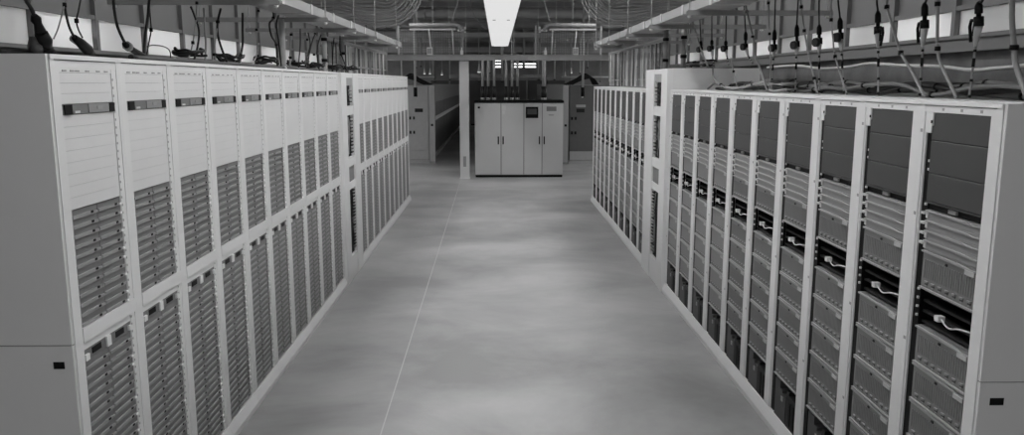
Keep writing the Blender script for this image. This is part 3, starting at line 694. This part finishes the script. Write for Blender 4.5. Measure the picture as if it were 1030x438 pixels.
# plain leads on the right
rc = [
 ([(892, -4), (892, 7), (898, 28), (906, 53), (916, 70), (930, 92)], 0.011, 'cable_grey', [(892, 7), (906, 53)]),
 ([(943, -4), (943, 20), (943, 50), (947, 66), (962, 95)], 0.012, 'cable_grey', [(943, 4), (943, 49)]),
 ([(1018, -4), (1018, 20), (1020, 48), (1022, 66), (1034, 92)], 0.017, 'cable_grey', [(1020, 48)]),
 ([(836, -2), (836, 20), (838, 40), (840, 57), (852, 92)], 0.008, 'cable_grey', [(836, 20), (840, 57)]),
 ([(805, -2), (806, 7), (809, 31), (814, 58), (819, 79), (822, 92)], 0.009, 'cable_grey', [(806, 7), (809, 31), (819, 79)]),
 ([(749, -2), (751, 10), (757, 37), (759, 55), (764, 68), (772, 86)], 0.011, 'cable_grey', [(757, 37), (751, 12)]),
 ([(772, -2), (773, 3), (774, 35), (775, 66), (774, 88)], 0.008, 'cable_grey', [(773, 3), (774, 34)]),
 ([(736, 2), (739, 10), (743, 12)], 0.009, 'cable_grey', []),
 ([(695, 16), (700, 32), (705, 50), (712, 68)], 0.010, 'cable_grey', []),
]
k = 0
for pts, r_, m_, cl in rc:
    k += 1
    e = None
    if pts[-1][1] > 80: e = TOPR
    elif pts[-1][1] > 60: e = 2.347
    whip(pts, 1.965, r_, m_, 'plain grey lead hanging above the right row, %s in turn, tied in black' % ordn(k) if cl else 'loose grey lead without ties above the right row, %s in turn' % ordn(k), cl, e, group=GR)
# cable looping down in front of the tall cabinet's grey side
whip([(717, 69), (718, 78), (726, 86.5), (742, 88.5), (757, 85), (773, 80)], 1.98, 0.014, 'cable_grey', 'grey cable looping down beside the tall cabinet and resting on the right row', [(725, 85), (757, 85)], None, group=GR)
whip([(735, 58), (738, 72), (741, 87)], 1.97, 0.008, 'cable_grey', 'short grey lead crossing the loop beside the tall cabinet', [(738, 72)], None, group=GR)
for x_, bands in ((669, (40, 61)), (687, (38, 57))):
    conduit(x_, 26, 69, 2.05 if x_ > 680 else 1.935, 0.030, 2.347 if x_ > 640 else TOPR, 'thick conduit with two black bands on the tall cabinet, %s one' % ('farther' if x_ < 680 else 'nearer'), bands, 'strut')
# bundles lying across the right row top
rnd = random.Random(5)
for j in range(13):
    xo_ = 2.10 + 0.046*j; ya, yb2 = 2.95 + 0.1*(j % 3), 8.2 - 0.15*(j % 4)
    o = thing('trunk_cable', '%s trunk cable lying along the right row top, %s from the aisle' % (('grey', 'dark', 'grey')[j % 3], ordn(j+1)), 'cable', (xo_, ya, TOPR), 'trunk cables on the right row')
    n = 16; r_ = (0.011, 0.013, 0.015)[j % 3]; pts = []
    for q in range(n+1): pts.append((rnd.uniform(-0.007, 0.007), (yb2-ya)*q/n, r_+0.002+(rnd.uniform(0.0, 0.055) if 0 < q < n else 0)))
    P = spline(pts, 4); obj('sheath', MB().tube(P, r_, 8), o, mats=[('mid_grey', 'dark', 'cable_grey')[j % 3]])
    for q in range(3, len(P)-4, 9):
        obj('tie', MB().tube([P[q], P[q].lerp(P[q+1], 0.25)], r_+0.004, 8), o, mats=['black'])
for j, (x_, y_) in enumerate(((788, 84), (712, 66), (697, 66))):
    Xc = 2.0 if x_ > 760 else 2.25
    p = on_x(x_, y_, Xc); zt = TOPR if x_ > 760 else 2.347
    o = thing('cable_coil', 'tangled grey and black cable knot on the right row top, %s from the camera' % ordn(j+1), 'cable coil', (p.x, p.y, zt), 'cable coils on the right row')
    for q in range(4):
        rnd = random.Random(40+j*7+q)
        pts = [(0.06*math.cos(a+q)+rnd.uniform(-.02, .02), 0.13*math.sin(a+q)+rnd.uniform(-.03, .03), 0.012+0.022*q+rnd.uniform(0, 0.015)) for a in [2*math.pi*t_/9 for t_ in range(9)]]
        obj('loop', MB().tube(spline(pts, 4), 0.010, 6), o, mats=['cable_dark' if q % 2 else 'cable_grey'])
# white hose sagging along the right containment wall
pts = [on_x(x_, y_, 2.86) for x_, y_ in ((1030, 66), (1000, 69), (975, 70.5), (945, 67), (905, 66), (875, 64), (850, 68), (824, 69), (800, 66), (772, 68))]
pts = [pts[0]+(pts[0]-pts[1])*3] + pts
o = thing('hose', 'white hose sagging along the wall behind the right row', 'hose', tuple(pts[0]))
obj('sheath', MB().tube([p-pts[0] for p in spline(pts, 5)], 0.012, 8), o, mats=['tag'])

# ------------------------------------------------------------------ data cables sweeping sideways under the ceiling
for s in (-1, 1):
    sd = 'left' if s < 0 else 'right'
    cxx, czz = (-2.20 if s < 0 else 2.34), 3.99
    for j in range(12):
        r_ = 0.10 + 0.056*j; rnd = random.Random(60+j); yy = 16.25 + 0.05*(j % 3)
        pts = [(cxx-s*r_, yy, 4.74), (cxx-s*r_, yy, 4.3)]
        for q in range(9):
            a = math.pi/2*q/8
            pts.append((cxx - s*r_*math.cos(a), yy+0.02*q, czz - 0.95*r_*math.sin(a)))
        for q in range(1, 6): pts.append((cxx + s*0.32*q, yy+0.15, czz - 0.95*r_ + 0.035*math.sin(q*1.9+j*0.35) + 0.03*q))
        o = thing('data_cable', 'pale data cable bending outward under the ceiling, %s bend from inside, %s side' % (ordn(j+1), sd), 'cable', (0, 0, 0), 'bending data cables')
        obj('sheath', MB().tube(spline(pts, 4), 0.016, 6), o, mats=['cable_pale'])
    t = thing('cable_rack', 'rod-hung bracket carrying the bending data cables on the %s' % sd, 'cable rack', (s*3.3, 16.4, 3.2))
    obj('bar', MB().box(-0.02, 0.02, -0.4, 0.4, -0.04, 0.0), t, mats=['strut'])
    for e in (-0.38, 0.38): obj('hanger_rod', MB().box(-0.005, 0.005, e-0.005, e+0.005, 0.0, 1.548), t, mats=['metal'])

# ------------------------------------------------------------------ cross aisle: floor cabinet, column, beam, trays
YC = 18.97
cb = thing('power_cabinet', 'wide pale grey four-door power cabinet standing at the end of the aisle', 'cabinet', (0.485, YC, 0))
x0, x1, zt = -1.03, 1.03, 1.735
obj('body', MB().box(x0, x1, 0.03, 0.95, 0.055, zt), cb, mats=['cab'])
obj('plinth', MB().box(x0+0.01, x1-0.01, 0.012, 0.93, 0, 0.055), cb, mats=['black'])
obj('lid', MB().box(x0-0.015, x1+0.015, -0.015, 0.96, zt, zt+0.045).box(x0, x1, 0.0, 0.95, zt+0.045, zt+0.06), cb, mats=['black'])
edges = [x0+0.004, 0.065-0.485, 0.598-0.485, 1.025-0.485, x1-0.004]
hx = (1, 0, 1, 0)
for i in range(1, 4): obj('door_seam', MB().box(edges[i]-0.009, edges[i]+0.009, 0.012, 0.030, 0.065, zt-0.006), cb, mats=['cab_seam'])
for i in range(4):
    a, b_ = edges[i]+0.009, edges[i+1]-0.009
    d = obj('door', MB().box(a, b_, 0, 0.028, 0.065, zt-0.006), cb, mats=['cab'])
    hu = b_-0.055 if hx[i] else a+0.04
    obj('handle', MB().box(hu-0.014, hu+0.014, -0.022, 0.0, 0.775, 0.96), d, mats=['dark'])
    if i == 0: obj('badge', MB().box(a+0.06, a+0.11, -0.006, 0.0, 1.61, 1.65), d, mats=['black'])
    if i == 1: obj('paper_sheet', MB().box(a+0.01, a+0.105, -0.004, 0, 1.57, 1.67).box(a+0.015, a+0.09, -0.004, 0, 1.48, 1.555), d, mats=['tag'])
    if i == 2:
        q = obj('display_panel', MB().box(a+0.035, a+0.325, -0.014, 0, 1.385, 1.645), d, mats=['black'])
        obj('screen', MB().box(a+0.07, a+0.29, -0.017, -0.014, 1.47, 1.60), q, mats=['blank_dark'])
    if i == 3:
        obj('name_plate', MB().box(a+0.09, a+0.32, -0.006, 0, 1.545, 1.65), d, mats=['mid_grey'])
        obj('lock_cover', MB().prism([(a+0.13, 1.47), (a+0.27, 1.47), (a+0.25, 1.44), (a+0.15, 1.44)], 'y', -0.006, 0), d, mats=['chassis_lip'])
# column
t = thing('support_column', 'pale steel column rising beside the power cabinet', 'column', (-0.775, 18.7, 0))
obj('shaft', MB().box(-0.105, 0.105, -0.012, 0.012, 0.012, 2.68).box(-0.105, 0.105, 0.188, 0.212, 0.012, 2.68).box(-0.008, 0.008, 0.012, 0.188, 0.012, 2.68).box(-0.105, -0.075, -0.022, -0.012, 0.02, 2.66).box(0.075, 0.105, -0.022, -0.012, 0.02, 2.66), t, mats=['column'])
obj('base_plate', MB().box(-0.12, 0.12, -0.04, 0.24, 0, 0.012), t, mats=['column'])
obj('warning_plate', MB().box(-0.035, 0.035, -0.016, -0.012, 0.28, 0.52), t, mats=['far_grey'])
# cross beams
def beam(label, y_, z0, z1, xa, xb, m_='duct', nm='cross_beam'):
    o = thing(nm, label, 'beam', (0, y_, z0))
    obj('web', MB().box(xa, xb, -0.03, 0.03, 0, z1-z0), o, mats=[m_]); obj('flange', MB().box(xa, xb, -0.07, 0.07, -0.012, 0).box(xa, xb, -0.07, 0.07, z1-z0, z1-z0+0.012), o, mats=[m_])
    for xx in (xa+0.4, 0.5*(xa+xb)+0.3, xb-0.4): obj('hanger_rod', MB().box(xx-0.006, xx+0.006, -0.006, 0.006, z1-z0+0.012, 4.75-z0), o, mats=['metal'])
    return o
beam('grey steel beam crossing above the power cabinet and the column', 18.45, 2.70, 2.80, -4.5, 4.5)
beam('higher grey beam crossing behind the end of the light strip', 24.0, 3.50, 3.62, -6, 6)
beam('thin upper beam crossing the dark ceiling far behind', 24.6, 4.00, 4.07, -7, 7, 'joist')
beam('low thin beam running behind the conduits over the cabinet', 20.6, 2.34, 2.38, -1.2, 1.4, 'strut')
for j, yy in enumerate((27.5, 31.0, 36.0, 42.0)):
    beam('grey cross beam deep in the far hall, %s behind the cabinet' % ordn(j+1), yy, 3.2+0.18*j, 3.32+0.18*j, -8, 8)
for j, (yy, zz, rr) in enumerate(((22.5, 4.05, 0.13), (26.5, 4.1, 0.18), (33, 4.0, 0.2))):
    o = thing('air_duct', 'round grey duct crossing under the ceiling, %s from the camera' % ordn(j+1), 'duct', (0, yy, zz))
    obj('pipe', MB().tube([(-9, 0, 0), (9, 0, 0)], rr, 16), o, mats=['duct'])
    for q in range(9): obj('seam_ring', MB().tube([(-8+2*q, 0, 0), (-7.95+2*q, 0, 0)], rr+0.012, 16), o, mats=['joist'])
    for xx in (-5, 5): obj('hanger_rod', MB().box(xx-0.006, xx+0.006, -0.006, 0.006, rr, 4.75-zz), o, mats=['metal'])
# pale trays and wire mesh on both sides of the light
for s in (-1, 1):
    sd = 'left' if s < 0 else 'right'
    xa, xb = (-2.02, -0.97) if s < 0 else (1.18, 2.26)
    inn = xb if s < 0 else xa; outx = xa if s < 0 else xb
    t = thing('cable_tray', 'pale cable tray with rounded lip high over the cross aisle, %s of the light' % sd, 'cable tray', (0, 19.0, 3.46))
    obj('pan', MB().box(xa, xb, 0, 0.32, 0, 0.012), t, mats=['duct'])
    obj('lip', MB().tube([(outx, 0, 0.03), (inn, 0, 0.05), (inn-s*0.07, 0, 0.02), (inn-s*0.13, 0, -0.08)], 0.042, 8), t, mats=['duct'])
    obj('lower_rail', MB().box(xa, xb, 0.0, 0.03, -0.075, -0.04), t, mats=['column'])
    obj('end_bracket', MB().box(inn-s*0.05, inn-s*0.24, 0, 0.04, -0.10, -0.06).box(inn-s*0.20, inn-s*0.24, 0, 0.04, -0.13, 0.0), t, mats=['column'])
    for q in (0.15, 0.5, 0.85):
        xx = xa+(xb-xa)*q; obj('hanger_rod', MB().box(xx-0.006, xx+0.006, 0.1, 0.112, 0.012, 1.29), t, mats=['metal'])
    for e, q in ((0.42, 0.47), (0.93, 0.955)):
        e1, q1 = (e, q) if s < 0 else (1-e, 1-q)
        obj('drop_strap', MB().tube([(xa+(xb-xa)*e1, 0, -0.04), (xa+(xb-xa)*q1, -0.02, -0.62)], 0.012, 6), t, mats=['column'])
    mesh_t = thing('wire_mesh_panel', 'dark wire mesh panel under the pale tray, %s of the light' % sd, 'wire mesh', (0, 19.35, 2.80))
    mbv = MB(); x_ = min(xa, xb)-0.3
    while x_ < max(xa, xb)+0.15: mbv.box(x_-0.005, x_+0.005, -0.004, 0.004, 0, 0.62); x_ += 0.055
    q = obj('upright_wire', mbv, mesh_t, mats=['strut']); q['kind'] = 'stuff'
    mbh = MB()
    for i in range(11): mbh.box(xa-0.3, xb+0.15, -0.010, -0.004, 0.02+i*0.057, 0.03+i*0.057)
    q = obj('level_wire', mbh, mesh_t, mats=['strut']); q['kind'] = 'stuff'
    for xx in (xa-0.3, xb+0.15): obj('mesh_post', MB().box(xx-0.02, xx+0.02, -0.02, 0.02, -0.0, 0.70), mesh_t, mats=['duct'])
    o = thing('clamp', 'small pale clamp on the cross beam, %s of the light' % sd, 'clamp', (inn-s*0.16 if s < 0 else inn-s*0.12, 18.45, 2.812))
    obj('block', MB().box(-0.03, 0.03, -0.04, 0.04, 0, 0.10), o, mats=['tag']); obj('tongue', MB().box(-0.012, 0.012, -0.05, 0.0, 0.10, 0.16), o, mats=['tag'])
    o = thing('junction_box', 'grey junction box on the cross beam, %s of the light' % sd, 'box', (inn+s*0.55, 18.45, 2.812))
    obj('body', MB().box(-0.06, 0.06, -0.05, 0.05, 0, 0.16), o, mats=['column']); obj('cover', MB().box(-0.05, 0.05, -0.058, -0.05, 0.02, 0.14), o, mats=['far_grey'])
    # cables falling from above onto the tray
    P = [on_y(x_, y_, 18.9) for x_, y_ in (((461, -6), (460, 4), (457, 14), (455, 22)) if s < 0 else ((547, -6), (548, 4), (551, 14), (553, 22)))]
    o = thing('hanging_cable', 'grey cable dropping from the ceiling onto the pale tray, %s of the light' % sd, 'cable', tuple(P[-1]))
    obj('sheath', MB().tube([p-P[-1] for p in spline(P, 5)], 0.016, 8), o, mats=['cable_pale'])
P = [on_y(x_, y_, 18.9) for x_, y_ in ((473, -6), (474, 5), (478, 17), (486, 27), (497, 32))]
o = thing('hanging_cable', 'thin grey cable sagging behind the light strip from the ceiling', 'cable', tuple(P[0]))
obj('sheath', MB().tube([p-P[0] for p in spline(P, 5)], 0.010, 8), o, mats=['cable_grey'])
# conduits dropping to the cabinet
zc = zt + 0.06
for j, x_ in enumerate((485.5, 491, 497, 509, 515, 520.5, 547)):
    big = x_ > 540
    p = on_y(x_, 87, 19.5)
    o = thing('drop_conduit', '%s pale conduit dropping to the power cabinet, %s counted from the column' % ('thick' if big else 'thin', ordn(j+1)), 'conduit', (p.x, 19.5, zc), 'conduits over the power cabinet')
    if big: o.location.z = zc
    r_ = 0.045 if big else 0.030
    obj('pipe', MB().tube([(0, 0, p.z-zc), (0, 0, 3.9 if big and False else (2.95 if big else 2.86)-zc)], r_, 10), o, mats=['metal'])
    obj('flexible_end', MB().tube([(0, 0, 0.001), (0, 0, p.z-zc)], r_*1.15 if j % 2 else r_*1.4, 10), o, mats=['dark'])
    obj('collar', MB().tube([(0, 0, 0.0), (0, 0, 0.05)], r_*1.6, 10), o, mats=['metal'])
# hanging pipes further out with dark sleeves
for x_, sd in ((418, 'left'), (586, 'right')):
    p = on_y(x_, 88, 21.5); q = on_y(x_, 98.5, 21.5)
    o = thing('hanging_pipe', 'thin pipe with a black sleeve hanging over the cross aisle on the %s' % sd, 'pipe', tuple(q))
    obj('pipe', MB().tube([(0, 0, p.z-q.z), (0, 0, 4.75-q.z)], 0.030, 8), o, mats=['metal'])
    obj('sleeve', MB().tube([(0, 0, 0.03), (0, 0, p.z-q.z)], 0.048, 8), o, mats=['black'])
    obj('tip', MB().tube([(0, 0, 0), (0, 0, 0.03)], [0.02, 0.035], 8), o, mats=['tag'])
# far pendant lights
def far_light(label, xa, xb, ya, Y, tubes):
    p = on_y(xa, ya, Y); q = on_y(xb, ya, Y)
    o = thing('batten_light', label, 'light', (p.x, Y, p.z))
    for dy in tubes:
        z = on_y(xa, ya+dy, Y).z - p.z
        obj('tube', MB().tube([(0, 0, z), (q.x-p.x, 0, z)], 0.020, 8), o, mats=['tube_far'])
    obj('spine', MB().box(0, q.x-p.x, 0.10, 0.14, on_y(xa, ya+tubes[-1], Y).z-p.z, 0.09), o, mats=['black'])
    for xx in (0.1*(q.x-p.x), 0.9*(q.x-p.x)): obj('hanger_rod', MB().box(xx-0.006, xx+0.006, 0.07, 0.082, 0.06, 4.75-p.z), o, mats=['metal'])
far_light('bright batten with two long tubes hanging in the far hall', 516.5, 539, 64.4, 30, (0, 3.0))
far_light('bright batten with three short stacked tubes in the far hall', 498, 505, 61, 30, (0, 3.2, 6.4))
for j, (x_, y_) in enumerate(((482, 72.5), (427, 74), (432.5, 74), (444.5, 75), (574.5, 73), (568.5, 77))):
    p = on_y(x_, y_, 27.0)
    o = thing('pendant_lamp', 'small bell lamp shining in the dim far hall, %s of six' % ordn(j+1), 'lamp', tuple(p), 'small bell lamps in the far hall')
    big = 1.0 if j == 0 else 0.6
    obj('shade', MB().tube([(0, 0, 0.0), (0, 0, 0.10*big), (0, 0, 0.26*big)], [0.065*big, 0.035*big, 0.015*big], 10), o, mats=['tag'])
    obj('bulb', MB().tube([(0, 0, -0.02), (0, 0, 0.002)], 0.055*big, 10), o, mats=['bulb'])
    obj('stem', MB().tube([(0, 0, 0.26*big), (0, 0, 4.75-p.z)], 0.006, 6), o, mats=['metal'])

# ------------------------------------------------------------------ rows beyond the cross aisle
def far_cabinet(s, X0, X1, Y, label, m_):
    r = thing('equipment_cabinet', label, 'cabinet', (0, Y, 0))
    a, b_ = min(X0, X1), max(X0, X1)
    obj('body', MB().box(a, b_, 0.02, 1.1, 0.10, 2.12), r, mats=[m_])
    obj('door', MB().box(a+0.02, b_-0.02, 0, 0.02, 0.36, 2.10), r, mats=[m_])
    obj('kick_plate', MB().box(a, b_, -0.01, 1.1, 0.0, 0.09).box(a+0.02, b_-0.02, 0, 0.02, 0.10, 0.345), r, mats=['far_grey'])
    xm = -2.17 if s < 0 else 2.23
    obj('label_plate', MB().box(xm-0.11, xm+0.11, -0.006, 0, 1.40, 1.50), r, mats=['dark'])
    obj('notice', MB().box(xm-0.12, xm+0.14, -0.006, 0, 1.54, 1.61), r, mats=['far_grey'])
    for zz in (1.20, 0.81):
        for dx in (-0.05, 0.05):
            xx = (-2.36 if s < 0 else 2.05)+dx
            obj('handle', MB().box(xx-0.022, xx+0.022, -0.02, 0, zz, zz+0.08), r, mats=['black'])
    return r
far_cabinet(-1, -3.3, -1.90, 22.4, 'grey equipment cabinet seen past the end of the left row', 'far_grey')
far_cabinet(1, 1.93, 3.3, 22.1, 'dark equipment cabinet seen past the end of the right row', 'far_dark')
for s in (-1, 1):
    sd = 'left' if s < 0 else 'right'
    o = thing('corner_post', 'grey corner post beside the equipment cabinet on the %s' % sd, 'post', (-1.815 if s < 0 else 1.83, 22.1 if s > 0 else 22.4, 0))
    obj('shaft', MB().box(-0.078, 0.078, 0.0, 0.12, 0, 2.125), o, mats=['far_grey'])
    obj('base', MB().box(-0.085, 0.085, -0.02, 0.13, 0, 0.05), o, mats=['strut'])
    obj('lock', MB().box(-0.03, 0.03, -0.012, 0, 1.02, 1.08), o, mats=['black'])
    y_ = 23.6; k = 0
    while y_ < 39:
        k += 1
        r = thing('far_rack', 'dim rack beyond the cross aisle in the %s row, %s from the cross aisle' % (sd, ordn(k)), 'rack', (s*1.90, y_, 0), 'racks beyond the cross aisle')
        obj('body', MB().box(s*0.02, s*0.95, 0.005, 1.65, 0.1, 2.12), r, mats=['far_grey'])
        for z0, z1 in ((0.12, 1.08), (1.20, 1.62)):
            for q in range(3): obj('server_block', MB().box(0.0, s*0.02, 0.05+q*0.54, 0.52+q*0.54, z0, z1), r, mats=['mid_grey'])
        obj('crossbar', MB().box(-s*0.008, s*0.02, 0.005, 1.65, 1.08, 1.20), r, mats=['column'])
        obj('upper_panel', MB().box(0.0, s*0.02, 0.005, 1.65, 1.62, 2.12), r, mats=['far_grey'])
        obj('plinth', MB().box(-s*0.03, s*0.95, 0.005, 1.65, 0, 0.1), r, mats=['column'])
        y_ += 1.66
# dark plant deep in the hall behind the power cabinet
for j in range(7):
    xx = -3.0 + j*1.0
    o = thing('far_locker', 'dark tall cabinet in the far hall behind the power cabinet, %s from the left' % ordn(j+1), 'cabinet', (xx, 42.2, 0), 'tall cabinets in the far hall')
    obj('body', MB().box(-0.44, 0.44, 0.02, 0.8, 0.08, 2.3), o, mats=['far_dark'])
    for e in (-1, 1):
        d = obj('door', MB().box(e*0.01, e*0.42, 0, 0.02, 0.12, 2.26), o, mats=['far_dark']); obj('handle', MB().box(e*0.04, e*0.07, -0.02, 0, 1.0, 1.2), d, mats=['black'])
    obj('plinth', MB().box(-0.42, 0.42, 0.02, 0.8, 0, 0.08), o, mats=['black'])

# slim riser pipes and low cross pipes hanging in the far hall
rnd = random.Random(77)
for j in range(22):
    xx = -4.4 + 0.41*j + rnd.uniform(-0.1, 0.1); yy = (25.2, 25.6, 26.0, 26.95, 27.2)[j % 5]; zb_ = rnd.choice((2.25, 2.3, 2.5, 2.7)); rr = rnd.choice((0.018, 0.025, 0.04))
    o = thing('riser_pipe', 'slim riser pipe hanging in the far hall, %s counting from the left' % ordn(j+1), 'pipe', (xx, yy, zb_), 'riser pipes in the far hall')
    obj('pipe', MB().tube([(0, 0, 0), (0, 0, 4.30-zb_)], rr, 8), o, mats=[rnd.choice(['metal', 'strut', 'duct'])])
    obj('end_cap', MB().tube([(0, 0, -0.03), (0, 0, 0.0)], rr*1.3, 8), o, mats=['black'])
    obj('ceiling_hook', MB().box(-0.006, 0.006, -0.006, 0.006, 4.30-zb_, 4.748-zb_), o, mats=['metal'])
for s in (-1, 1):
    sd = 'left' if s < 0 else 'right'
    o = thing('cross_pipe', 'thin pipe crossing low behind the equipment cabinet on the %s' % sd, 'pipe', (s*2.6, 23.9, 2.36))
    obj('pipe', MB().tube([(-0.75, 0, 0), (0.75, 0, 0)], 0.022, 8), o, mats=['metal'])
    for e in (-0.7, 0.7): obj('hanger_rod', MB().box(e-0.005, e+0.005, -0.005, 0.005, 0.02, 2.388), o, mats=['metal'])
    o = thing('cable_drop', 'dark arched cables lying on top of the equipment cabinet on the %s' % sd, 'cable', (s*2.30, 22.9, 2.121))
    for q in range(5):
        pts = [(s*(0.5-0.03*q), 0.05*q, 0.02), (s*(0.34-0.04*q), 0.05*q, 0.20+0.03*q), (s*(0.05-0.05*q), 0.04*q, 0.16), (s*(-0.25-0.05*q), 0.03*q, 0.02)]
        obj('strand', MB().tube(spline(pts, 5), 0.019, 6), o, mats=['cable_dark' if q % 2 == 0 else 'dark'])
